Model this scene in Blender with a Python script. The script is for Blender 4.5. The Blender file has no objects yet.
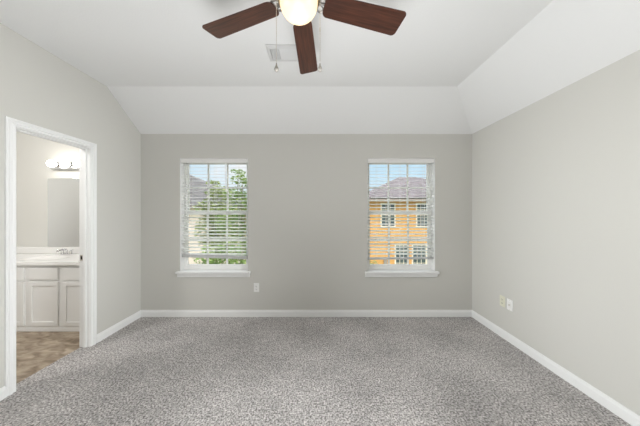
import bpy, bmesh, math, random
from mathutils import Vector, Matrix
random.seed(7)
C = bpy.context.scene.collection
PI = math.pi
S = bpy.context.scene

# ------------------------------------------------------------------ camera
EYE = 1.40
cam_d = bpy.data.cameras.new('camera')
cam = bpy.data.objects.new('camera', cam_d); C.objects.link(cam)
cam.location = (0, 0, EYE); cam.rotation_euler = (PI/2, 0, 0)
cam_d.sensor_width = 36; cam_d.lens = 222/640*36
cam_d.shift_x = 3/640; cam_d.shift_y = -1/640
cam_d.clip_start = 0.02; cam_d.clip_end = 300
S.camera = cam

# ------------------------------------------------------------------ world, sun, fill lamps
w = bpy.data.worlds.new('world'); S.world = w; w.use_nodes = True
wn = w.node_tree.nodes; wl = w.node_tree.links
for n in list(wn): wn.remove(n)
wo = wn.new('ShaderNodeOutputWorld'); bg = wn.new('ShaderNodeBackground')
tc = wn.new('ShaderNodeTexCoord'); mp = wn.new('ShaderNodeSeparateXYZ')
cr = wn.new('ShaderNodeValToRGB')
cr.color_ramp.elements[0].position = 0.0; cr.color_ramp.elements[0].color = (0.74, 0.87, 0.94, 1)
cr.color_ramp.elements[1].position = 0.5; cr.color_ramp.elements[1].color = (0.80, 0.86, 0.93, 1)
e = cr.color_ramp.elements.new(0.22); e.color = (0.52, 0.76, 0.93, 1)
nz = wn.new('ShaderNodeTexNoise'); nz.inputs['Scale'].default_value = 3.0; nz.inputs['Detail'].default_value = 5
nr = wn.new('ShaderNodeValToRGB'); nr.color_ramp.elements[0].position = .58; nr.color_ramp.elements[1].position = .75
mx = wn.new('ShaderNodeMix'); mx.data_type = 'RGBA'
wl.new(tc.outputs['Generated'], mp.inputs[0]); wl.new(mp.outputs['Z'], cr.inputs[0])
wl.new(tc.outputs['Generated'], nz.inputs['Vector']); wl.new(nz.outputs['Fac'], nr.inputs[0])
wl.new(nr.outputs[0], mx.inputs[0]); wl.new(cr.outputs[0], mx.inputs[6]); mx.inputs[7].default_value = (.9, .94, .97, 1)
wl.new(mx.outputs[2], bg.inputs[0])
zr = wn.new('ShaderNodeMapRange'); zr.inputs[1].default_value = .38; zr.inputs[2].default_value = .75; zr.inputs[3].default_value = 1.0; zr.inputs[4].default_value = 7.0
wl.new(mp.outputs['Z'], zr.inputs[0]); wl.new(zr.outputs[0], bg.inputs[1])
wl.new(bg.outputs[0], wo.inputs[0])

def light(name, kind, loc, rot, energy, color=(1, 1, 1), **kw):
    d = bpy.data.lights.new(name, kind); d.energy = energy; d.color = color
    for k, v in kw.items(): setattr(d, k, v)
    o = bpy.data.objects.new(name, d); C.objects.link(o); o.location = loc; o.rotation_euler = rot
    return o
light('sun', 'SUN', (0, 15, 30), Vector((-.22, -.42, -.88)).to_track_quat('-Z', 'Y').to_euler(), 4.5, (1, .95, .87), angle=.01)
# added side fill lamps, out of view, to brighten the walls opposite
def aim(x, y, z): return Vector((x, y, z)).to_track_quat('-Z', 'Y').to_euler()
light('side_fill_left', 'AREA', (-2.31, .95, 1.22), aim(1, .17, -.16), 30, (.97, .99, 1), shape='RECTANGLE', size=1.25, size_y=1.7, spread=math.radians(72))
light('side_fill_right', 'AREA', (2.03, .75, 1.22), aim(-1, .24, -.10), 31, (.97, .99, 1), shape='RECTANGLE', size=1.25, size_y=1.7, spread=math.radians(72))
light('ceiling_fill', 'AREA', (-.05, -.35, .35), aim(.03, .0, 1), 55, (.97, .985, 1), shape='RECTANGLE', size=3.6, size_y=1.6, spread=math.radians(140))  # added unseen fill, aimed up to brighten the ceiling
light('bathroom_fill', 'AREA', (-3.35, 1.15, 2.60), aim(0, .8, -1), 26, (1, .99, .975), shape='DISK', size=.5)  # added fill to brighten the bathroom and vanity, no fixture modelled

S.view_settings.view_transform = 'Standard'; S.view_settings.look = 'None'
S.view_settings.exposure = 0.05; S.view_settings.gamma = 1.0; S.view_settings.use_curve_mapping = False

# ------------------------------------------------------------------ materials
def nodes(name):
    m = bpy.data.materials.new(name); m.use_nodes = True
    return m, m.node_tree.nodes, m.node_tree.links, m.node_tree.nodes['Principled BSDF']
def mat(name, col, rough=.6, metal=0, noise=None, bump=0, bscale=200, spec=.5, trans=0):
    """noise=(scale, colour2, lo, hi) mixes a second colour in."""
    m, n, l, b = nodes(name)
    b.inputs['Base Color'].default_value = (*col, 1); b.inputs['Roughness'].default_value = rough
    b.inputs['Metallic'].default_value = metal; b.inputs['Specular IOR Level'].default_value = spec
    t = n.new('ShaderNodeTexCoord')
    if noise:
        x = n.new('ShaderNodeTexNoise'); x.inputs['Scale'].default_value = noise[0]; x.inputs['Detail'].default_value = 4
        l.new(t.outputs['Object'], x.inputs['Vector'])
        r = n.new('ShaderNodeValToRGB')
        r.color_ramp.elements[0].position = noise[2]; r.color_ramp.elements[1].position = noise[3]
        r.color_ramp.elements[0].color = (*col, 1); r.color_ramp.elements[1].color = (*noise[1], 1)
        l.new(x.outputs['Fac'], r.inputs[0]); l.new(r.outputs[0], b.inputs['Base Color'])
    if bump:
        x = n.new('ShaderNodeTexNoise'); x.inputs['Scale'].default_value = bscale; x.inputs['Detail'].default_value = 3
        l.new(t.outputs['Object'], x.inputs['Vector'])
        u = n.new('ShaderNodeBump'); u.inputs['Strength'].default_value = bump; u.inputs['Distance'].default_value = .004
        l.new(x.outputs['Fac'], u.inputs['Height']); l.new(u.outputs[0], b.inputs['Normal'])
    if trans:
        tr = n.new('ShaderNodeBsdfTranslucent'); tr.inputs[0].default_value = (*col, 1)
        ms = n.new('ShaderNodeMixShader'); ms.inputs[0].default_value = trans
        l.new(b.outputs[0], ms.inputs[1]); l.new(tr.outputs[0], ms.inputs[2])
        l.new(ms.outputs[0], n['Material Output'].inputs[0])
    return m
def emis(name, col, s):
    m, n, l, b = nodes(name)
    b.inputs['Base Color'].default_value = (*col, 1); b.inputs['Roughness'].default_value = .3
    b.inputs['Emission Color'].default_value = (*col, 1); b.inputs['Emission Strength'].default_value = s
    return m
def glass(name):
    m, n, l, b = nodes(name); n.remove(b)
    t = n.new('ShaderNodeBsdfTransparent'); g = n.new('ShaderNodeBsdfGlossy'); g.inputs['Roughness'].default_value = .02
    f = n.new('ShaderNodeFresnel'); f.inputs[0].default_value = 1.25
    x = n.new('ShaderNodeMixShader'); l.new(f.outputs[0], x.inputs[0])
    l.new(t.outputs[0], x.inputs[1]); l.new(g.outputs[0], x.inputs[2]); l.new(x.outputs[0], n['Material Output'].inputs[0])
    return m

M = {}
M['wall'] = mat('wall_paint', (.60, .590, .552), .75, bump=.10, bscale=160, spec=.2)
M['bath_wall'] = mat('bathroom_paint', (.70, .69, .655), .7, spec=.2)
M['ceiling'] = mat('ceiling_paint', (.80, .80, .795), .85, bump=.25, bscale=90, spec=.15)
M['trim'] = mat('trim_paint', (.82, .82, .81), .4)
M['vinyl_white'] = mat('window_vinyl', (.93, .925, .91), .45)
M['slat'] = mat('blind_slat', (.94, .94, .93), .5, trans=.42)
M['rail'] = mat('blind_rail', (.80, .79, .77), .5)
M['bottom_rail'] = mat('blind_bottom_rail', (.50, .50, .495), .5)
M['cord'] = mat('blind_cord', (.85, .85, .84), .8)
M['glass'] = glass('window_glass')
M['nickel'] = mat('brushed_nickel', (.62, .58, .52), .28, 1)
M['chrome'] = mat('chrome', (.75, .75, .76), .12, 1)
M['brass'] = mat('antique_brass', (.62, .47, .28), .3, 1)
M['fob'] = mat('pull_fob_metal', (.36, .34, .31), .35, .6)
M['pewter'] = mat('pewter_metal', (.34, .32, .30), .3, 1)
M['dark'] = mat('dark_recess', (.02, .02, .02), .7)
M['bowl'] = emis('lit_glass_bowl', (1, .84, .58), .10)
M['bulb'] = emis('lit_bulb', (1, .96, .88), 12)
M['plate'] = mat('white_plate', (.85, .85, .83), .35)
M['ivory'] = mat('ivory_plate', (.70, .69, .56), .4)
M['slot'] = mat('receptacle_slot', (.08, .08, .075), .6)
M['vent'] = mat('vent_enamel', (.64, .64, .635), .45)
M['duct'] = mat('duct_inside', (.22, .22, .22), .8)
M['cabinet'] = mat('cabinet_paint', (.80, .795, .78), .45)
M['marble'] = mat('cultured_marble', (.90, .89, .87), .15, noise=(6, (.88, .87, .85), .45, .7))
M['mirror'] = mat('mirror_silver', (.78, .79, .80), .02, 1)

def wood_mat():
    m, n, l, b = nodes('walnut_blade')
    t = n.new('ShaderNodeTexCoord'); mp = n.new('ShaderNodeMapping'); mp.inputs['Scale'].default_value = (2.2, 42, 8)
    x = n.new('ShaderNodeTexNoise'); x.inputs['Scale'].default_value = 2.2; x.inputs['Detail'].default_value = 6; x.inputs['Distortion'].default_value = .6
    r = n.new('ShaderNodeValToRGB'); r.color_ramp.elements[0].position = .3; r.color_ramp.elements[1].position = .72
    r.color_ramp.elements[0].color = (.030, .011, .007, 1); r.color_ramp.elements[1].color = (.10, .034, .019, 1)
    l.new(t.outputs['Object'], mp.inputs[0]); l.new(mp.outputs[0], x.inputs['Vector']); l.new(x.outputs['Fac'], r.inputs[0])
    l.new(r.outputs[0], b.inputs['Base Color']); b.inputs['Roughness'].default_value = .30
    return m
M['walnut'] = wood_mat()

def carpet_mat():
    m, n, l, b = nodes('carpet_pile')
    t = n.new('ShaderNodeTexCoord')
    def noi(s, d, rgh=.5):
        x = n.new('ShaderNodeTexNoise'); x.inputs['Scale'].default_value = s; x.inputs['Detail'].default_value = d
        x.inputs['Roughness'].default_value = rgh; l.new(t.outputs['Object'], x.inputs['Vector']); return x
    fine = noi(80, 3, .65); mid = noi(22, 2); big = noi(2.2, 4)
    r = n.new('ShaderNodeValToRGB'); r.color_ramp.elements[0].position = .38; r.color_ramp.elements[1].position = .64
    r.color_ramp.elements[0].color = (.23, .212, .204, 1); r.color_ramp.elements[1].color = (.92, .88, .86, 1)
    l.new(fine.outputs['Fac'], r.inputs[0])
    r2 = n.new('ShaderNodeValToRGB'); r2.color_ramp.elements[0].position = .36; r2.color_ramp.elements[1].position = .64
    r2.color_ramp.elements[0].color = (.66, .66, .66, 1); r2.color_ramp.elements[1].color = (1, 1, 1, 1)
    ad = n.new('ShaderNodeMath'); ad.operation = 'MULTIPLY_ADD'; ad.inputs[1].default_value = .45
    l.new(mid.outputs['Fac'], ad.inputs[0]); 
    sc = n.new('ShaderNodeMath'); sc.operation = 'MULTIPLY'; sc.inputs[1].default_value = .55
    l.new(big.outputs['Fac'], sc.inputs[0]); l.new(sc.outputs[0], ad.inputs[2]); l.new(ad.outputs[0], r2.inputs[0])
    mu = n.new('ShaderNodeMix'); mu.data_type = 'RGBA'; mu.blend_type = 'MULTIPLY'; mu.inputs[0].default_value = 1
    l.new(r.outputs[0], mu.inputs[6]); l.new(r2.outputs[0], mu.inputs[7]); l.new(mu.outputs[2], b.inputs['Base Color'])
    b.inputs['Roughness'].default_value = .95; b.inputs['Specular IOR Level'].default_value = .1
    u = n.new('ShaderNodeBump'); u.inputs['Strength'].default_value = .7; u.inputs['Distance'].default_value = .008
    l.new(fine.outputs['Fac'], u.inputs['Height']); l.new(u.outputs[0], b.inputs['Normal'])
    return m
M['carpet'] = carpet_mat()

def vinyl_floor():
    m, n, l, b = nodes('vinyl_floor')
    t = n.new('ShaderNodeTexCoord')
    mp = n.new('ShaderNodeMapping'); mp.inputs['Scale'].default_value = (3, 7, 1); mp.inputs['Rotation'].default_value = (0, 0, .5)
    l.new(t.outputs['Object'], mp.inputs[0])
    x = n.new('ShaderNodeTexNoise'); x.inputs['Scale'].default_value = 2.4; x.inputs['Detail'].default_value = 7; x.inputs['Distortion'].default_value = .8
    l.new(mp.outputs[0], x.inputs['Vector'])
    r = n.new('ShaderNodeValToRGB'); r.color_ramp.elements[0].position = .32; r.color_ramp.elements[1].position = .68
    r.color_ramp.elements[0].color = (.17, .115, .07, 1); r.color_ramp.elements[1].color = (.50, .41, .31, 1)
    l.new(x.outputs['Fac'], r.inputs[0])
    l.new(r.outputs[0], b.inputs['Base Color']); b.inputs['Roughness'].default_value = .4
    return m
M['vinyl_floor'] = vinyl_floor()

def siding(name, c1, step=.18):
    m, n, l, b = nodes(name)
    t = n.new('ShaderNodeTexCoord'); s = n.new('ShaderNodeSeparateXYZ'); l.new(t.outputs['Object'], s.inputs[0])
    a = n.new('ShaderNodeMath'); a.operation = 'DIVIDE'; a.inputs[1].default_value = step; l.new(s.outputs['Z'], a.inputs[0])
    f = n.new('ShaderNodeMath'); f.operation = 'FRACT'; l.new(a.outputs[0], f.inputs[0])
    u = n.new('ShaderNodeBump'); u.inputs['Strength'].default_value = .6; u.inputs['Distance'].default_value = .02; u.invert = True
    l.new(f.outputs[0], u.inputs['Height']); l.new(u.outputs[0], b.inputs['Normal'])
    b.inputs['Base Color'].default_value = (*c1, 1); b.inputs['Roughness'].default_value = .8
    return m
M['yellow_siding'] = siding('yellow_siding', (.62, .31, .092))
def brick():
    m, n, l, b = nodes('pink_brick')
    t = n.new('ShaderNodeTexCoord'); mp = n.new('ShaderNodeMapping'); mp.inputs['Rotation'].default_value = (PI/2, 0, 0)
    l.new(t.outputs['Object'], mp.inputs[0])
    k = n.new('ShaderNodeTexBrick'); k.inputs['Scale'].default_value = 4; l.new(mp.outputs[0], k.inputs['Vector'])
    k.inputs['Color1'].default_value = (.74, .55, .46, 1); k.inputs['Color2'].default_value = (.66, .50, .43, 1); k.inputs['Mortar'].default_value = (.78, .70, .64, 1)
    l.new(k.outputs['Color'], b.inputs['Base Color']); b.inputs['Roughness'].default_value = .9
    return m
M['brick'] = brick()
def shingles(name, a, c):
    m, n, l, b = nodes(name)
    t = n.new('ShaderNodeTexCoord'); mp = n.new('ShaderNodeMapping'); mp.inputs['Scale'].default_value = (2.0, 2.0, 7)
    l.new(t.outputs['Object'], mp.inputs[0])
    x = n.new('ShaderNodeTexNoise'); x.inputs['Scale'].default_value = 2; x.inputs['Detail'].default_value = 4; l.new(mp.outputs[0], x.inputs['Vector'])
    r = n.new('ShaderNodeValToRGB'); r.color_ramp.elements[0].position = .35; r.color_ramp.elements[1].position = .65
    r.color_ramp.elements[0].color = (*a, 1); r.color_ramp.elements[1].color = (*c, 1)
    l.new(x.outputs['Fac'], r.inputs[0]); l.new(r.outputs[0], b.inputs['Base Color']); b.inputs['Roughness'].default_value = .95
    return m
M['mauve_roof'] = shingles('mauve_shingle', (.030, .022, .024), (.085, .066, .070))
M['grey_roof'] = shingles('grey_shingle', (.028, .025, .024), (.070, .063, .060))
M['fascia'] = mat('fascia_paint', (.30, .24, .20), .7)
M['house_trim'] = mat('house_trim', (.80, .66, .52), .7)
M['house_pane'] = mat('house_window_pane', (.05, .065, .07), .12)
M['leaf'] = mat('leaf_green', (.10, .17, .03), .6, noise=(2.5, (.26, .32, .08), .4, .65), trans=.3)
M['leaf2'] = mat('leaf_olive', (.14, .18, .045), .6, noise=(3, (.33, .36, .13), .4, .62), trans=.3)
M['bark'] = mat('bark', (.14, .10, .07), .9, noise=(14, (.24, .18, .13), .4, .6))
M['grass'] = mat('lawn_grass', (.10, .16, .04), .9, noise=(5, (.17, .22, .07), .4, .6))

# ------------------------------------------------------------------ mesh helpers
class MB:
    def __init__(s): s.bm = bmesh.new()
    def merge(s, b2, mtx=None):
        if mtx is not None: bmesh.ops.transform(b2, matrix=mtx, verts=b2.verts)
        tmp = bpy.data.meshes.new('tmp'); b2.to_mesh(tmp); b2.free(); s.bm.from_mesh(tmp); bpy.data.meshes.remove(tmp)
        return s
    def box(s, x0, x1, y0, y1, z0, z1, bev=0, seg=2, mtx=None):
        b = bmesh.new()
        bmesh.ops.create_cube(b, size=1)
        for v in b.verts: v.co = Vector(((x0+x1)/2+v.co.x*(x1-x0), (y0+y1)/2+v.co.y*(y1-y0), (z0+z1)/2+v.co.z*(z1-z0)))
        if bev: bmesh.ops.bevel(b, geom=b.edges[:], offset=bev, segments=seg, profile=.5, affect='EDGES')
        return s.merge(b, mtx)
    def prism(s, pts, vec, bev=0, mtx=None):
        b = bmesh.new(); vec = Vector(vec)
        f = b.faces.new([b.verts.new(p) for p in pts])
        r = bmesh.ops.extrude_face_region(b, geom=[f])
        bmesh.ops.translate(b, vec=vec, verts=[g for g in r['geom'] if isinstance(g, bmesh.types.BMVert)])
        bmesh.ops.recalc_face_normals(b, faces=b.faces)
        if bev: bmesh.ops.bevel(b, geom=[e for e in b.edges], offset=bev, segments=2, profile=.5, affect='EDGES')
        return s.merge(b, mtx)
    def tube(s, pts, r, n=10, cap=True):
        pts = [Vector(p) for p in pts]; rs = r if isinstance(r, (list, tuple)) else [r]*len(pts)
        b = bmesh.new(); rings = []; up = None
        for i, p in enumerate(pts):
            d = (pts[min(i+1, len(pts)-1)]-pts[max(i-1, 0)]).normalized()
            if up is None:
                up = Vector((0, 0, 1)) if abs(d.z) < .9 else Vector((1, 0, 0))
            a = d.cross(up).normalized(); u = a.cross(d).normalized(); up = u
            rings.append([b.verts.new(p+(a*math.cos(2*PI*k/n)+u*math.sin(2*PI*k/n))*rs[i]) for k in range(n)])
        for i in range(len(rings)-1):
            for k in range(n): b.faces.new((rings[i][k], rings[i][(k+1) % n], rings[i+1][(k+1) % n], rings[i+1][k]))
        if cap: b.faces.new(rings[0]); b.faces.new(rings[-1])
        bmesh.ops.recalc_face_normals(b, faces=b.faces)
        return s.merge(b)
    def lathe(s, prof, c=(0, 0, 0), n=40, mtx=None):
        b = bmesh.new(); rings = []
        for r, z in prof:
            if r < 1e-6: rings.append([b.verts.new((c[0], c[1], c[2]+z))])
            else: rings.append([b.verts.new((c[0]+r*math.cos(2*PI*k/n), c[1]+r*math.sin(2*PI*k/n), c[2]+z)) for k in range(n)])
        for A, B in zip(rings, rings[1:]):
            for k in range(n):
                q = [A[k % len(A)], A[(k+1) % n % len(A)], B[(k+1) % n % len(B)], B[k % len(B)]]
                q2 = []
                for v in q:
                    if v not in q2: q2.append(v)
                if len(q2) > 2: b.faces.new(q2)
        bmesh.ops.recalc_face_normals(b, faces=b.faces)
        return s.merge(b, mtx)
    def quad(s, *p):
        s.bm.faces.new([s.bm.verts.new(q) for q in p]); return s
    def build(s, name, m, parent=None, smooth=False, loc=None):
        bmesh.ops.remove_doubles(s.bm, verts=s.bm.verts, dist=1e-5)
        me = bpy.data.meshes.new(name)
        if loc is not None:
            loc = Vector(loc); bmesh.ops.translate(s.bm, vec=-loc, verts=s.bm.verts)
        s.bm.to_mesh(me); s.bm.free(); me.materials.append(m)
        if smooth:
            for p in me.polygons: p.use_smooth = True
            try: me.set_sharp_from_angle(angle=math.radians(42))
            except Exception: pass
        o = bpy.data.objects.new(name, me); C.objects.link(o)
        if loc is not None: o.location = loc
        if parent is not None:
            o.parent = parent
            # meshes are written in world coordinates unless loc is given; parents are unrotated empties
            if parent.parent is None: off = parent.location
            else: off = parent.location + parent.parent.location
            o.location = (loc if loc is not None else Vector((0, 0, 0))) - off
        return o
def tag(o, label, cat, group=None):
    o['label'] = label; o['category'] = cat
    if group: o['group'] = group
    return o
def thing(name, label, cat, loc=(0, 0, 0), group=None):
    o = bpy.data.objects.new(name, None); C.objects.link(o); o.location = loc; o.empty_display_size = .1
    return tag(o, label, cat, group)
def struct(o, label=None):
    o['kind'] = 'structure'
    if label: o['label'] = label
    return o
def sempty(name, loc, label=None):
    o = bpy.data.objects.new(name, None); C.objects.link(o); o.location = loc; o.empty_display_size = .1
    return struct(o, label)

# ------------------------------------------------------------------ room shell
XL, XR, YB, YF = -2.36, 2.078, 2.976, -1.30
ZL, ZH = 2.446, 2.81
YC, XC = 2.494, 1.573          # crease of the back slope, crease of the right slope
TH = .14; TL = .10             # wall thicknesses
W1 = (-1.836, -.925, .61, 2.124); W2 = (.676, 1.582, .61, 2.124)
DY0, DY1, DZ, J, CW = 1.740, 2.303, 2.060, .018, .064   # clear opening, jamb, casing width

def holed(mb, us, vs, holes, fn, d):
    """slab over a u-v grid with rectangular holes; fn(u, v, w) gives the point, w from 0 to d"""
    us = sorted(set(us + [h[i] for h in holes for i in (0, 1)])); vs = sorted(set(vs + [h[i] for h in holes for i in (2, 3)]))
    def solid(i, j):
        if not (0 <= i < len(us)-1 and 0 <= j < len(vs)-1): return False
        u, v = (us[i]+us[i+1])/2, (vs[j]+vs[j+1])/2
        return not any(h[0] < u < h[1] and h[2] < v < h[3] for h in holes)
    for i in range(len(us)-1):
        for j in range(len(vs)-1):
            if not solid(i, j): continue
            a, b, c, e = us[i], us[i+1], vs[j], vs[j+1]
            for q in (0, d): mb.quad(fn(a, c, q), fn(b, c, q), fn(b, e, q), fn(a, e, q))
            if not solid(i-1, j): mb.quad(fn(a, c, 0), fn(a, c, d), fn(a, e, d), fn(a, e, 0))
            if not solid(i+1, j): mb.quad(fn(b, c, 0), fn(b, c, d), fn(b, e, d), fn(b, e, 0))
            if not solid(i, j-1): mb.quad(fn(a, c, 0), fn(a, c, d), fn(b, c, d), fn(b, c, 0))
            if not solid(i, j+1): mb.quad(fn(a, e, 0), fn(a, e, d), fn(b, e, d), fn(b, e, 0))
    bmesh.ops.remove_doubles(mb.bm, verts=mb.bm.verts, dist=1e-5)
    bmesh.ops.recalc_face_normals(mb.bm, faces=mb.bm.faces)
    return mb

mb = MB(); holed(mb, [XL-TL, XR+TL], [-.02, ZL+.02], [W1, W2], lambda u, v, q: (u, YB+q, v), TH)
struct(mb.build('wall_back', M['wall']), 'greige painted back wall with the two windows')
mb = MB(); holed(mb, [YF, YB], [-.02, ZL], [(DY0-J, DY1+J, -.02, DZ+J)], lambda u, v, q: (XL-q, u, v), TL)
mb.prism([(XL, YF, ZL), (XL, YB, ZL), (XL, YC, ZH), (XL, YF, ZH)], (-TL, 0, 0))
struct(mb.build('wall_left', M['wall']), 'greige painted left wall with the doorway')
mb = MB(); mb.box(XR, XR+TL, YF, YB, -.02, ZL)
struct(mb.build('wall_right', M['wall']), 'greige painted right wall')
mb = MB(); mb.box(XL-TL, XR+TL, YF-TL, YF, -.02, ZH)
struct(mb.build('wall_front', M['wall']), 'greige painted wall behind the camera')
mb = MB()
t = .08
mb.box(XL-TL, XC, YF-TL, YC, ZH, ZH+t)
# slopes as solid slabs
def slab(p, up=t):
    lo = [Vector(q) for q in p]; hi = [q+Vector((0, 0, up)) for q in lo]
    n = len(lo); mb.quad(*lo); mb.quad(*hi)
    for i in range(n): mb.quad(lo[i], lo[(i+1) % n], hi[(i+1) % n], hi[i])
slab([(XL-TL, YC, ZH), (XC, YC, ZH), (XR, YB, ZL), (XL-TL, YB, ZL)])
slab([(XC, YF-TL, ZH), (XR, YF-TL, ZL), (XR, YB, ZL), (XC, YC, ZH)])
slab([(XR, YF-TL, ZL), (XR+TL, YF-TL, ZL), (XR+TL, YB, ZL), (XR, YB, ZL)])
bmesh.ops.recalc_face_normals(mb.bm, faces=mb.bm.faces)
struct(mb.build('ceiling', M['ceiling']), 'white textured ceiling with sloped back and right sides')
XV = XL - .088
mb = MB(); mb.box(XL-.005, XR+TL, YF-TL, YB+.02, -.06, 0); mb.box(XV, XL-.005, DY0-J, DY1+J, -.06, 0)
struct(mb.build('floor', M['carpet']), 'grey taupe carpet floor')

# baseboards
def base_profile(h=.088, d=.015):
    return [(0, 0), (d, 0), (d, h*.72), (d*.62, h*.86), (d*.45, h), (0, h)]
def baseboard(name, p0, p1, inward):
    p0, p1, n = Vector(p0), Vector(p1), Vector(inward)
    mb = MB(); mb.prism([p0+n*a+Vector((0, 0, b)) for a, b in base_profile()], p1-p0)
    return struct(mb.build(name, M['trim']))
baseboard('baseboard_back', (XL, YB, 0), (XR, YB, 0), (0, -1, 0))
baseboard('baseboard_right', (XR, YF, 0), (XR, YB, 0), (-1, 0, 0))
baseboard('baseboard_left', (XL, DY1+CW, 0), (XL, YB, 0), (1, 0, 0))
baseboard('baseboard_left_near', (XL, YF, 0), (XL, DY0-CW, 0), (1, 0, 0))

# ------------------------------------------------------------------ door frame
door = sempty('door_1', (XL-TL/2, (DY0+DY1)/2, 0), 'white cased doorway to the bathroom')
mb = MB()
prof = [(0.005, 0), (0.005, .010), (.011, .016), (.020, .007), (.024, .007), (.032, .018), (.046, .019), (.053, .010), (CW, .012), (CW, 0)]
# casing on both faces: legs and mitred head, profile (outwards from opening, off the wall)
for sx, x0 in ((1, XL), (-1, XL-TL)):
    path = [(DY0, 0, -1, 0), (DY0, DZ, -1, 1), (DY1, DZ, 1, 1), (DY1, 0, 1, 0)]
    b = bmesh.new(); rows = []
    for (y, z, oy, oz) in path:
        rows.append([b.verts.new((x0+sx*q, y+oy*a, z+oz*a)) for a, q in prof])
    for A, B in zip(rows, rows[1:]):
        for k in range(len(prof)-1): b.faces.new((A[k], A[k+1], B[k+1], B[k]))
    for R in (rows[0], rows[-1]): b.faces.new(R)
    bmesh.ops.recalc_face_normals(b, faces=b.faces); mb.merge(b)
mb.build('casing', M['trim'], door)
mb = MB()
mb.box(XL-TL-.002, XL+.002, DY0-J, DY0, 0, DZ+J); mb.box(XL-TL-.002, XL+.002, DY1, DY1+J, 0, DZ+J)
mb.box(XL-TL-.002, XL+.002, DY0, DY1, DZ, DZ+J)
jamb = mb.build('jamb', M['trim'], door)
mb = MB(); sx0, sx1 = XL-.06, XL-.028
mb.box(sx0, sx1, DY0, DY0+.011, 0, DZ, .002); mb.box(sx0, sx1, DY1-.011, DY1, 0, DZ, .002)
mb.box(sx0, sx1, DY0+.011, DY1-.011, DZ-.011, DZ, .002)
mb.build('door_stop', M['trim'], door)
mb = MB(); mb.box(XL-TL+.004, XL-.062, DY1-.0025, DY1, .895, .955, .0008)
sp = mb.build('strike_plate', M['nickel'], door); sp['label'] = 'small metal strike plate with a dark hole'
mb = MB(); mb.box(XL-TL+.012, XL-.072, DY1-.0035, DY1-.0026, .908, .942)
mb.build('latch_hole', M['dark'], sp)

# ------------------------------------------------------------------ windows
def window(n, W, lab):
    x0, x1, z0, z1 = W
    root = sempty('window_%d' % n, ((x0+x1)/2, YB+TH, z0), lab)
    ya, yb = YB+.085, YB+TH
    F = .034
    mb = MB()
    mb.box(x0, x0+F, ya, yb, z0, z1); mb.box(x1-F, x1, ya, yb, z0, z1)
    mb.box(x0+F, x1-F, ya, yb, z1-F, z1); mb.box(x0+F, x1-F, ya, yb, z0, z0+.038)
    mb.build('window_frame', M['vinyl_white'], root)
    zm = 1.385
    def sash(name, za, zb, y0, y1, rail_lo, rail_hi):
        a, b = x0+F, x1-F; st = .020
        mb = MB()
        mb.box(a, a+st, y0, y1, za, zb, .003); mb.box(b-st, b, y0, y1, za, zb, .003)
        mb.box(a+st, b-st, y0, y1, za, za+rail_lo, .003); mb.box(a+st, b-st, y0, y1, zb-rail_hi, zb, .003)
        o = mb.build(name, M['vinyl_white'], root)
        ym = (y0+y1)/2
        g = MB(); ga, gb, gz0, gz1 = a+st, b-st, za+rail_lo, zb-rail_hi
        for k in (1, 2):
            xm = ga+(gb-ga)*k/3; g.box(xm-.012, xm+.012, ym-.006, ym+.006, gz0, gz1)
        zc = (gz0+gz1)/2; g.box(ga, gb, ym-.0062, ym+.0062, zc-.013, zc+.013)
        g.build('muntin_grid', M['vinyl_white'], o)
        p = MB(); p.box(ga, gb, ym+.007, ym+.010, gz0, gz1); p.build('glass_pane', M['glass'], o)
    sash('lower_sash', z0+.038, zm+.022, ya+.006, ya+.026, .028, .044)
    sash('upper_sash', zm-.022, z1-F, ya+.028, ya+.048, .044, .022)
    mb = MB()
    mb.box(x0-.036, x1+.036, YB-.050, YB, z0-.030, z0+.001, .006)
    mb.box(x0, x1, YB-.001, ya, z0-.002, z0+.0012)
    mb.box(x0-.030, x1+.026, YB-.020, YB, z0-.080, z0-.030, .005)
    mb.build('window_sill', M['trim'], root)
    # white painted reveal lining
    mb = MB(); q = .004
    mb.box(x0, x0+q, YB+.001, ya, z0, z1); mb.box(x1-q, x1, YB+.001, ya, z0, z1); mb.box(x0, x1, YB+.001, ya, z1-q, z1)
    mb.build('reveal', M['trim'], root)
    return root
window(1, W1, 'white grid window on the left of the back wall')
window(2, W2, 'white grid window on the right of the back wall')

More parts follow.
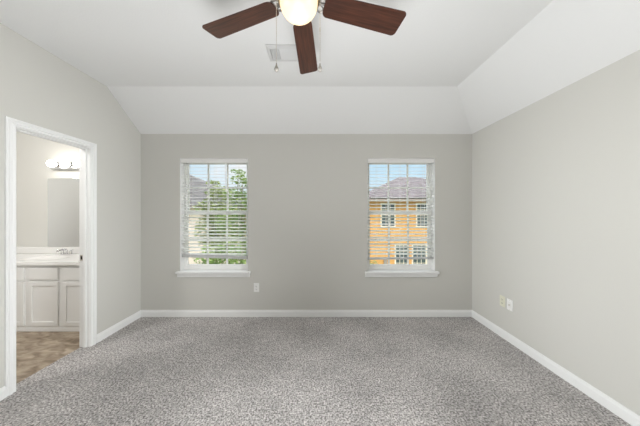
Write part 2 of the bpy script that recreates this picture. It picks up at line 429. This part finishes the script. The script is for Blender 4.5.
def blind(W, zb, skew, rail_h, lab, wand):
    x0, x1, z0, z1 = W; a, b = x0+.008, x1-.008; yc = YB+.042
    root = thing('window_blind', lab, 'blind', ((a+b)/2, yc, z1), 'blinds in the back wall windows')
    mb = MB(); mb.box(a, b, YB+.006, YB+.020, z1-.066, z1-.005, .004); mb.box(a+.004, b-.004, YB+.020, YB+.07, z1-.05, z1-.006)
    mb.build('headrail', M['rail'], root)
    sl = MB(); pitch = .0450; tilt = math.radians(12); top = z1-.075; z = top; i = 0
    zend = zb+rail_h/2+.012
    n = int((top-zend)/pitch)
    for i in range(n+1):
        z = top-i*pitch
        bb = bmesh.new(); rows = []
        K = 5
        for k in range(K):
            u = k/(K-1)-.5
            dy = u*.050; dz = u*.050*math.sin(tilt)-.0022*(4*u*u)   # room edge down, slightly crowned
            rows.append([[bb.verts.new((x, yc+dy*math.cos(tilt), z+dz+q)) for q in (0, -.0028)] for x in (a+.003, b-.003)])
        for A, B in zip(rows, rows[1:]):
            for q in (0, 1): bb.faces.new((A[0][q], A[1][q], B[1][q], B[0][q]))
            for e in (0, 1): bb.faces.new((A[e][0], A[e][1], B[e][1], B[e][0]))
        for R in (rows[0], rows[-1]): bb.faces.new((R[0][0], R[1][0], R[1][1], R[0][1]))
        bmesh.ops.recalc_face_normals(bb, faces=bb.faces); sl.merge(bb)
    sl.build('slats', M['slat'], root, smooth=True)
    mb = MB(); mb.prism([(a+.003, yc-.025, zb-rail_h/2+skew), (b-.003, yc-.025, zb-rail_h/2-skew), (b-.003, yc-.025, zb+rail_h/2-skew), (a+.003, yc-.025, zb+rail_h/2+skew)], (0, .05, 0), bev=.004)
    mb.build('bottom_rail', M['bottom_rail'], root)
    for f in (.14, .5, .86):
        x = a+(b-a)*f; mb = MB()
        for dy in (-.0265, .0265): mb.tube([(x, yc+dy, z1-.05), (x, yc+dy, zb)], .0011, 6)
        mb.build('ladder_cord', M['cord'], root)
    if wand is not None:
        mb = MB(); mb.tube([(wand, YB+.004, z1-.064), (wand+.004, YB+.003, z1-.40)], .0038, 8); mb.tube([(wand+.004, YB+.003, z1-.40), (wand+.005, YB+.003, z1-.455)], [.0048, .0055], 8)
        mb.build('tilt_wand', M['cord'], root, smooth=True)
blind(W1, .797, .014, .042, 'raised white slat blind in the left window, facing trees and a grey roof', -1.23)
blind(W2, .772, -.004, .026, 'raised white slat blind in the right window, facing the yellow house', None)

# ------------------------------------------------------------------ outlets
def outlet(name, label, cat, c, face, m, kind):
    """c centre on the wall; face 'back' or 'right'"""
    R = Matrix.Translation(c) @ (Matrix.Identity(4) if face == 'back' else Matrix.Rotation(-PI/2, 4, 'Z'))
    root = thing(name, label, cat, c, 'wall plates')
    def T(mb, nm, mm, parent=root): return mb.build(nm, mm, parent)
    mb = MB(); mb.box(-.035, .035, -.006, 0, -.059, .059, .003, 2, R); T(mb, 'cover_plate', m)
    if kind == 'duplex':
        for dz in (.0205, -.0205):
            mb = MB(); b = MB()
            pts = [(.0165*math.cos(q)*1.05, -.006, dz+max(-.0135, min(.0135, .0175*math.sin(q)))) for q in [k*PI/12 for k in range(24)]]
            mb.prism(pts, (0, -.002, 0), mtx=R); r = T(mb, 'receptacle', m)
            b.box(-.0085, -.0055, -.0086, -.0079, dz-.004, dz+.006, mtx=R); b.box(.0055, .0085, -.0086, -.0079, dz-.004, dz+.005, mtx=R)
            b.lathe([(0, 0), (.003, 0)], n=12, mtx=R @ Matrix.Translation((0, -.0083, dz-.0085)) @ Matrix.Rotation(PI/2, 4, 'X'))
            T(b, 'slots', M['slot'], r)
        mb = MB(); mb.lathe([(0, .0012), (.0028, .0008), (.0032, 0)], n=14, mtx=R @ Matrix.Translation((0, -.006, 0)) @ Matrix.Rotation(PI/2, 4, 'X')); T(mb, 'screw', M['nickel'])
    else:
        mb = MB(); mb.box(-.0165, .0165, -.009, -.0055, -.033, .033, .0015, 2, R); r = T(mb, 'jack_insert', M['rail'])
        mb = MB(); mb.lathe([(.0065, 0), (.0065, .004), (.0045, .004), (.0045, .010), (0, .010)], n=16, mtx=R @ Matrix.Translation((0, -.009, 0)) @ Matrix.Rotation(PI/2, 4, 'X')); T(mb, 'connector', M['nickel'], r)
        for dz in (-.048, .048):
            mb = MB(); mb.lathe([(0, .0012), (.0028, .0008), (.0032, 0)], n=14, mtx=R @ Matrix.Translation((0, -.006, dz)) @ Matrix.Rotation(PI/2, 4, 'X')); T(mb, 'screw', M['nickel'])
outlet('wall_outlet', 'white duplex outlet on the back wall, below and right of the left window', 'outlet', (-.811, YB, .388), 'back', M['plate'], 'duplex')
outlet('wall_outlet', 'ivory duplex outlet on the right wall, beside a white wall plate', 'outlet', (XR, 2.484, .403), 'right', M['ivory'], 'duplex')
outlet('jack_plate', 'white jack plate on the right wall, nearer than the ivory outlet', 'wall plate', (XR, 2.388, .400), 'right', M['plate'], 'jack')

# ------------------------------------------------------------------ ceiling register
VX0, VX1, VY0, VY1 = -.434, -.02, 1.866, 2.066
vent = thing('ceiling_vent', 'white metal air vent on the flat ceiling behind the fan', 'vent', ((VX0+VX1)/2, (VY0+VY1)/2, ZH))
mb = MB(); fl = .030
o_ = [(VX0, VY0), (VX1, VY0), (VX1, VY1), (VX0, VY1)]; i_ = [(VX0+fl, VY0+fl), (VX1-fl, VY0+fl), (VX1-fl, VY1-fl), (VX0+fl, VY1-fl)]
zt, zo, zi = ZH-.0005, ZH-.009, ZH-.017
for k in range(4):
    q = (k+1) % 4
    mb.quad((*o_[k], zt), (*o_[q], zt), (*o_[q], zo), (*o_[k], zo))
    mb.quad((*o_[k], zo), (*o_[q], zo), (*i_[q], zi), (*i_[k], zi))
    mb.quad((*i_[k], zi), (*i_[q], zi), (*i_[q], zt), (*i_[k], zt))
bmesh.ops.recalc_face_normals(mb.bm, faces=mb.bm.faces)
mb.build('frame', M['vent'], vent)
mb = MB(); mb.box(VX0+fl, VX1-fl, VY0+fl, VY1-fl, ZH-.0022, ZH-.0006); mb.build('backing', M['duct'], vent)
mb = MB(); n = 7
xa = VX0+fl+.078
for k in range(n):
    y = VY0+fl+.012+(VY1-VY0-2*fl-.02)*k/(n-1)
    mb.prism([(xa, y-.009, ZH-.005), (xa, y-.0075, ZH-.004), (xa, y+.0095, ZH-.0145), (xa, y+.008, ZH-.0155)], (VX1-fl-xa, 0, 0))
mb.build('long_louvers', M['vent'], vent)
mb = MB()
for k in range(4):
    x = VX0+fl+.012+k*.019
    mb.prism([(x+.008, VY0+fl, ZH-.004), (x+.010, VY0+fl, ZH-.005), (x-.006, VY0+fl, ZH-.0155), (x-.008, VY0+fl, ZH-.0145)], (0, VY1-VY0-2*fl, 0))
mb.build('end_louvers', M['vent'], vent)

# ------------------------------------------------------------------ ceiling fan
FX, FY, FZ = -.099, 1.205, 2.553
fan = thing('ceiling_fan', 'ceiling fan with dark walnut blades and a lit glass bowl', 'ceiling fan', (FX, FY, ZH))
mb = MB(); mb.lathe([(0, 0), (.085, 0), (.13, -.012), (.142, -.04), (.142, -.13), (.13, -.16), (.105, -.185), (.098, -.198), (0, -.198)], (FX, FY, ZH))
mb.build('motor_housing', M['nickel'], fan, smooth=True)
mb = MB(); mb.lathe([(.0, .03), (.098, .03), (.112, .022), (.118, .008), (.114, -.010), (.106, -.020), (.098, -.020), (.098, -.005), (0, -.005)], (FX, FY, 2.556))
mb.build('light_fitter', M['brass'], fan, smooth=True)
mb = MB()
mb.lathe([(.103*math.cos(q)**.85, -.090*math.sin(q)) for q in [k*PI/2/14 for k in range(15)]], (FX, FY, 2.540), 48)
mb.build('glass_bowl', M['bowl'], fan, smooth=True)
# the bulb's own light, shining through the frosted bowl
bm_ = M['bowl']; nt = bm_.node_tree; tr_ = nt.nodes.new('ShaderNodeBsdfTranslucent'); tr_.inputs[0].default_value = (.86, .79, .66, 1)
ad_ = nt.nodes.new('ShaderNodeAddShader'); nt.nodes['Principled BSDF'].inputs['Base Color'].default_value = (.2, .19, .17, 1)
nt.links.new(nt.nodes['Principled BSDF'].outputs[0], ad_.inputs[0]); nt.links.new(tr_.outputs[0], ad_.inputs[1]); nt.links.new(ad_.outputs[0], nt.nodes['Material Output'].inputs[0])
light('fan_bulb', 'POINT', (FX, FY, 2.492), (0, 0, 0), .13, (1, .88, .68), shadow_soft_size=.02)
def blade_outline():
    r0, r1, w0, w1 = .144, .640, .060, .0735
    up = []
    def arc(cx, cy, r, a0, a1, n=6): return [(cx+r*math.cos(a0+(a1-a0)*k/n), cy+r*math.sin(a0+(a1-a0)*k/n)) for k in range(n+1)]
    top = arc(r0+.03, w0-.03, .03, PI, PI/2) + arc(r1-.03, w1-.025, .025, PI/2, PI*.06)
    return top + [(x, -y) for x, y in reversed(top)]
irons = None
for k in range(5):
    ang = math.radians(87+72*k); pitch = math.radians(-11)
    Tm = Matrix.Rotation(ang, 4, 'Z'); P = Matrix.Rotation(pitch, 4, 'X')
    mb = MB(); mb.prism([(x, y, -.003) for x, y in blade_outline()], (0, 0, .006), bev=.0012)
    bl = mb.build('blade', M['walnut'], fan); bl.location = (0, 0, FZ-ZH+.002); bl.rotation_euler = (Tm @ P).to_euler()
    # scrolled bracket below the blade root, in the blade's own frame
    mb = MB()
    def scroll(s):
        pts = []
        for q in range(15):
            u = q/14
            pts.append((.095+.085*u, s*(.014+.034*math.sin(PI*min(1, u*1.1))-.006*u), .006+.004*math.sin(PI*u)))
        return pts
    for s in (1, -1):
        mb.tube(scroll(s), .0055, 8)
        mb.tube([(.128+.018*math.cos(q), s*(.026+.014*math.sin(q)), .007) for q in [i*2*PI/12 for i in range(13)]], .0035, 7)
    mb.tube([(.09, 0, .008), (.14, 0, .010), (.19, 0, .008)], [.010, .007, .006], 10)
    mb.prism([(.175+.030*math.cos(q), .040*math.sin(q), .0035) for q in [i*2*PI/16 for i in range(16)]], (0, 0, .004))
    br = mb.build('blade_bracket', M['pewter'], None, smooth=True); br.parent = bl
for (cx, zb, s) in ((-.2205, 2.160, 1), (.0165, 2.160, 1)):
    mb = MB(); x1 = FX+(.116 if cx > FX else -.116)
    mb.tube([(x1, FY, FZ-.004), (x1+(.004 if cx > FX else -.004), FY, FZ-.006), (cx, FY, FZ-.02), (cx, FY, zb+.05)], .0013, 6)
    z = FZ-.03
    while z > zb+.055:
        mb.lathe([(0, .0022), (.0019, .0011), (.0022, 0), (.0019, -.0011), (0, -.0022)], (cx, FY, z), 6); z -= .012
    if cx > 0: mb.lathe([(0, .012), (.003, .010), (.003, -.010), (0, -.012)], (cx, FY, 2.39), 10)
    ch = mb.build('pull_chain', M['nickel'], fan)
    mb = MB(); mb.lathe([(0, .050), (.003, .046), (.004, .036), (.010, .022), (.013, .014), (.010, .006), (.004, .001), (0, 0)], (cx, FY, zb), 16)
    f = mb.build('pull_fob', M['fob'], ch, smooth=True)

# ------------------------------------------------------------------ bathroom
BX0, BX1, BY0, BY1, BZ = -4.45, XL-TL, .55, 3.12, 2.75
mb = MB(); mb.box(BX0-.1, BX1+.0, BY1, BY1+.1, -.06, BZ); struct(mb.build('wall_bathroom_back', M['bath_wall']), 'bathroom wall behind the vanity')
mb = MB(); mb.box(BX0-.1, BX0, BY0, BY1, -.06, BZ); struct(mb.build('wall_bathroom_left', M['bath_wall']))
mb = MB(); mb.box(BX0-.1, BX1, BY0-.1, BY0, -.06, BZ); struct(mb.build('wall_bathroom_front', M['bath_wall']))
mb = MB(); holed(mb, [BY0, BY1], [-.02, BZ], [(DY0-CW+.001, DY1+CW-.001, -.02, DZ+CW-.001)], lambda u, v, q: (BX1-q, u, v), .004)
struct(mb.build('wall_bathroom_right', M['bath_wall']))
mb = MB(); mb.box(BX0-.1, BX1, BY0-.1, BY1+.1, BZ, BZ+.08); struct(mb.build('ceiling_bathroom', M['ceiling']))
mb = MB(); mb.box(BX0-.1, XV, BY0-.1, BY1+.1, -.06, -.003); struct(mb.build('floor_bathroom', M['vinyl_floor']), 'brown mottled vinyl bathroom floor')

CY = 2.592                        # cabinet front
VA, VB = -4.20, -2.475
van = thing('vanity_cabinet', 'white painted bathroom vanity cabinet with panelled doors', 'cabinet', ((VA+VB)/2, 2.85, 0))
mb = MB(); mb.box(VA, VB, CY+.018, BY1-.002, .040, .783); mb.build('carcass', M['cabinet'], van)
mb = MB(); mb.box(VA, VB, CY+.012, BY1-.01, -.003, .040, .002); mb.build('toe_kick', M['cabinet'], van)
def panel(mb, x0, x1, z0, z1, yf, fr=.042):
    mb.box(x0, x1, yf+.011, yf+.018, z0, z1)
    if fr:
        mb.box(x0, x0+fr, yf, yf+.012, z0, z1, .002); mb.box(x1-fr, x1, yf, yf+.012, z0, z1, .002)
        mb.box(x0+fr-.002, x1-fr+.002, yf, yf+.012, z0, z0+fr, .002); mb.box(x0+fr-.002, x1-fr+.002, yf, yf+.012, z1-fr, z1, .002)
    else: mb.box(x0, x1, yf, yf+.012, z0, z1, .004)
for k, cx in enumerate((-4.003, -3.603, -3.203, -2.803)):
    mb = MB(); panel(mb, cx-.173, cx+.173, .070, .582, CY, .045); mb.build('door', M['cabinet'], van)
    mb = MB(); panel(mb, cx-.173, cx+.173, .606, .748, CY, 0); mb.build('drawer_front', M['cabinet'], van)
# worktop with an oval basin
mb = MB(); nx, ny = 70, 26; cx0, cx1, cy0, cy1, ct = VA-.01, VB+.012, CY-.02, BY1-.002, .818
b = bmesh.new(); g = []
for i in range(nx+1):
    row = []
    for j in range(ny+1):
        x = cx0+(cx1-cx0)*i/nx; y = cy0+(cy1-cy0)*j/ny
        d = math.hypot((x+3.42)/.235, (y-2.80)/.165)
        z = ct - (0.012*max(0, min(1, (1-d)/.2)) + .019*max(0, 1-d*d) if d < 1 else 0)
        row.append(b.verts.new((x, y, z)))
    g.append(row)
for i in range(nx):
    for j in range(ny): b.faces.new((g[i][j], g[i+1][j], g[i+1][j+1], g[i][j+1]))
edge = [g[i][0] for i in range(nx+1)] + [g[nx][j] for j in range(1, ny+1)] + [g[i][ny] for i in range(nx-1, -1, -1)] + [g[0][j] for j in range(ny-1, 0, -1)]
low = [b.verts.new((v.co.x, v.co.y, ct-.034)) for v in edge]
for k in range(len(edge)): b.faces.new((edge[k], edge[(k+1) % len(edge)], low[(k+1) % len(low)], low[k]))
bmesh.ops.recalc_face_normals(b, faces=b.faces)
top = thing('countertop', 'glossy white vanity countertop with a moulded sink', 'countertop', ((VA+VB)/2, 2.85, ct-.034))
mb.merge(b); mb.build('slab', M['marble'], top, smooth=True)
mb = MB(); mb.box(cx0, cx1, BY1-.022, BY1-.001, ct, ct+.092, .005); mb.build('backsplash', M['marble'], top)
# faucet
fx, fy = -3.42, 3.035
fc = thing('faucet', 'chrome two-handle faucet on the white vanity countertop', 'faucet', (fx, fy, ct))
mb = MB(); mb.box(fx-.080, fx+.080, fy-.024, fy+.024, ct, ct+.016, .007, 3); mb.build('base_plate', M['chrome'], fc, smooth=True)
mb = MB(); mb.tube([(fx, fy, ct+.01), (fx, fy-.002, ct+.055), (fx, fy-.02, ct+.075), (fx, fy-.06, ct+.077), (fx, fy-.105, ct+.066), (fx, fy-.118, ct+.052)], [.016, .014, .013, .012, .011, .011], 14); mb.build('spout', M['chrome'], fc, smooth=True)
for s in (-1, 1):
    mb = MB(); hx = fx+s*.054
    mb.lathe([(.017, 0), (.016, .02), (.012, .034), (.014, .042), (0, .048)], (hx, fy, ct+.014), 18)
    mb.tube([(hx, fy, ct+.054), (hx+s*.022, fy-.01, ct+.062), (hx+s*.052, fy-.022, ct+.068)], [.007, .006, .0055], 10)
    mb.build('handle', M['chrome'], fc, smooth=True)
# mirror, light bar
mb = MB(); mb.box(-3.78, -2.56, BY1-.007, BY1-.001, ct+.094, 1.872, .0012)
tag(mb.build('wall_mirror', M['mirror'], loc=(-3.17, BY1-.004, ct+.094)), 'large frameless mirror on the bathroom wall above the vanity', 'mirror')
lb = thing('vanity_light', 'chrome bar light with lit globe bulbs above the bathroom mirror', 'light fixture', (-3.39, BY1, 2.04))
mb = MB(); mb.box(-3.70, -2.96, BY1-.045, BY1-.001, 1.99, 2.095, .012, 3); mb.build('back_plate', M['chrome'], lb, smooth=True)
for k in range(4):
    x = -3.598+.178*k; mb = MB(); R = Matrix.Translation((x, BY1-.045, 2.055)) @ Matrix.Rotation(PI/2, 4, 'X')
    mb.lathe([(.026, 0), (.026, .022), (.020, .026), (0, .026)], n=20, mtx=R); so = mb.build('socket', M['chrome'], lb, smooth=True)
    mb = MB(); mb.lathe([(.047*math.sin(q), -.047*math.cos(q)) for q in [i*PI/14 for i in range(15)]], n=24, mtx=R @ Matrix.Translation((0, 0, .066)))
    mb.build('globe_bulb', M['bulb'], so, smooth=True)

# ------------------------------------------------------------------ outside
GZ = -3.05
mb = MB(); mb.box(-60, 60, YB+2, 90, GZ-.2, GZ); struct(mb.build('ground', M['grass']), 'lawn outside, below the windows')

def hip_house(name, label, x0, x1, y0, y1, ze, rx0, rx1, ry, rz, oh, wm, rm):
    root = thing(name, label, 'house', ((x0+x1)/2, (y0+y1)/2, GZ))
    mb = MB(); mb.box(x0, x1, y0, y1, GZ, ze); mb.build('walls', wm, root)
    mb = MB(); a, b_, c, d = x0-oh, x1+oh, y0-oh, y1+oh
    e = [(a, c, ze), (b_, c, ze), (b_, d, ze), (a, d, ze)]; r0, r1 = (rx0, ry, rz), (rx1, ry, rz)
    mb.quad(e[0], e[1], r1, r0); mb.quad(e[1], e[2], r1); mb.quad(e[2], e[3], r0, r1); mb.quad(e[3], e[0], r0)
    mb.quad(*e)
    bmesh.ops.remove_doubles(mb.bm, verts=mb.bm.verts, dist=1e-4); bmesh.ops.recalc_face_normals(mb.bm, faces=mb.bm.faces)
    mb.build('roof', rm, root)
    mb = MB()
    mb.box(a, b_, c, c+.03, ze-.16, ze+.02); mb.box(a, b_, d-.03, d, ze-.16, ze+.02); mb.box(a, a+.03, c, d, ze-.16, ze+.02); mb.box(b_-.03, b_, c, d, ze-.16, ze+.02)
    mb.box(a, b_, c, d, ze-.05, ze-.01)
    mb.build('fascia', M['fascia'], root)
    return root
def house_window(root, x0, x1, z0, z1, y, cols=3, rows=4):
    mb = MB(); t = .07
    mb.box(x0-t, x0, y-.04, y, z0-t, z1+t); mb.box(x1, x1+t, y-.04, y, z0-t, z1+t); mb.box(x0, x1, y-.04, y, z1, z1+t); mb.box(x0, x1, y-.04, y, z0-t, z0)
    for k in range(1, cols): x = x0+(x1-x0)*k/cols; mb.box(x-.014, x+.014, y-.025, y, z0, z1)
    for k in range(1, rows): z = z0+(z1-z0)*k/rows; mb.box(x0, x1, y-.024, y, z-.014, z+.014)
    f = mb.build('window', M['house_trim'], root)
    mb = MB(); mb.box(x0, x1, y-.012, y-.002, z0, z1); mb.build('pane', M['house_pane'], f)
HY = 12.7
h = hip_house('house', 'yellow two-storey house with a mauve hip roof outside the right window', 2.82, 11.1, HY, 20.4, 2.18, 6.15, 7.35, 16.6, 4.02, .45, M['yellow_siding'], M['mauve_roof'])
def hx(px): return (px-317)/222*HY
def hz(py): return EYE-(py-212)/222*HY
for a, b_, c, d in ((381.7, 394.2, 226, 204), (417, 427.8, 226, 204), (447, 458, 226, 204), (395.8, 407.3, 269, 245.3), (412.9, 425.3, 269, 245.3), (441, 453, 269, 245.3)):
    house_window(h, hx(a), hx(b_), hz(c), hz(d), HY)
mb = MB(); mb.box(hx(383.6), hx(386.8), HY-.09, HY-.005, GZ, hz(257.5), .01); mb.build('utility_post', M['fascia'], h)

AY = 16.0
h2 = hip_house('house', 'pink brick house with a grey hip roof outside the left window', -17.5, -5.3, AY, 25.0, 1.83, -13.2, -12.0, 20.6, 4.93, .5, M['brick'], M['grey_roof'])
def ax(px): return (px-317)/222*AY
def az(py): return EYE-(py-212)/222*AY
for a, b_ in ((160, 172), (135, 148)):
    house_window(h2, ax(a), ax(b_), az(235), az(215), AY)

def blob_tree(name, label, base, trunk_h, blobs, n, leaf, m, cat='tree', rt=.10, group=None):
    root = thing(name, label, cat, base, group)
    bx, by, bz = base; mb = MB()
    topc = Vector((bx, by, bz+trunk_h))
    mb.tube([(bx, by, bz), (bx+.03, by, bz+trunk_h*.5), topc], [rt, rt*.8, rt*.55], 8)
    for (c, r) in blobs:
        c = Vector(c); mid = (topc+c)/2+Vector((random.uniform(-.1, .1), random.uniform(-.1, .1), -.08))
        mb.tube([topc-Vector((0, 0, trunk_h*.12)), mid, c+Vector((0, 0, r[2]*.35))], [rt*.45, rt*.3, .012], 6)
    mb.build('trunk', M['bark'], root)
    b = bmesh.new(); tot = sum(r[0]*r[1]*r[2] for c, r in blobs)**1
    ws = [(r[0]*r[2]) for c, r in blobs]; W = sum(ws)
    for (c, r), wgt in zip(blobs, ws):
        for _ in range(int(n*wgt/W)):
            d = Vector((random.gauss(0, 1), random.gauss(0, 1), random.gauss(0, 1))).normalized()*(random.random()**.45)
            p = Vector((c[0]+d.x*r[0], c[1]+d.y*r[1], c[2]+d.z*r[2]))
            if p.z < bz+.05: continue
            s = leaf*random.uniform(.6, 1.25)
            q = Matrix.Rotation(random.uniform(0, 2*PI), 3, 'Z') @ Matrix.Rotation(random.uniform(-1.2, 1.2), 3, 'X') @ Matrix.Rotation(random.uniform(-.8, .8), 3, 'Y')
            v = [b.verts.new(p+q @ Vector(k)) for k in ((-s, 0, 0), (0, -s*.45, s*.12), (s, 0, 0), (0, s*.45, s*.12))]
            b.faces.new((v[0], v[1], v[2])); b.faces.new((v[0], v[2], v[3]))
    me = bpy.data.meshes.new('foliage'); b.to_mesh(me); b.free(); me.materials.append(m)
    o = bpy.data.objects.new('foliage', me); C.objects.link(o); o.parent = root; o.location = -Vector(base)
    return root
def P(px, py, Y): return ((px-317)/222*Y, Y, EYE-(py-212)/222*Y)
TY = 9.5
blob_tree('tree', 'tall sparse green tree outside the left window, right side', (P(243, 0, TY)[0], TY, GZ), 3.6,
    [(P(243, 180, TY), (.55, .6, .30)), (P(236, 196, TY), (.55, .6, .42)), (P(247, 205, TY), (.6, .7, .6)), (P(230, 222, TY), (.75, .7, .6)), (P(249, 235, TY), (.8, .8, .8)), (P(238, 172, TY), (.3, .3, .12))],
    2300, .085, M['leaf'], rt=.07, group='trees outside the left window')
TY2 = 11.5
blob_tree('tree', 'bushy olive green tree outside the left window, before the brick house', (P(216, 0, TY2)[0], TY2, GZ), 2.6,
    [(P(219, 193, TY2), (.7, .6, .42)), (P(210, 208, TY2), (.75, .7, .5)), (P(222, 215, TY2), (1.0, .8, .8)), (P(209, 232, TY2), (.65, .8, .9)), (P(226, 245, TY2), (1.1, .8, 1.0)), (P(213, 183, TY2), (.35, .3, .14))],
    3000, .11, M['leaf2'], rt=.09, group='trees outside the left window')
blob_tree('shrub', 'broad green shrub below the left window, in front of the trees', (P(222, 0, 7.5)[0], 7.5, GZ), 1.2,
    [(P(206, 264, 7.5), (.36, .5, .62)), (P(222, 262, 7.5), (.75, .6, .75)), (P(242, 263, 7.5), (.7, .6, .75)), (P(222, 290, 7.5), (1.3, .7, .9))],
    2600, .075, M['leaf'], 'shrub', rt=.06)
blob_tree('shrub', 'small green shrub outside the right window, by the yellow house', (P(371, 0, 11)[0], 11, GZ), .5,
    [(P(371, 266, 11), (.35, .4, .40)), (P(376, 271, 11), (.4, .4, .45)), (P(371, 282, 11), (.6, .5, .55))], 900, .06, M['leaf2'], 'shrub', rt=.04)
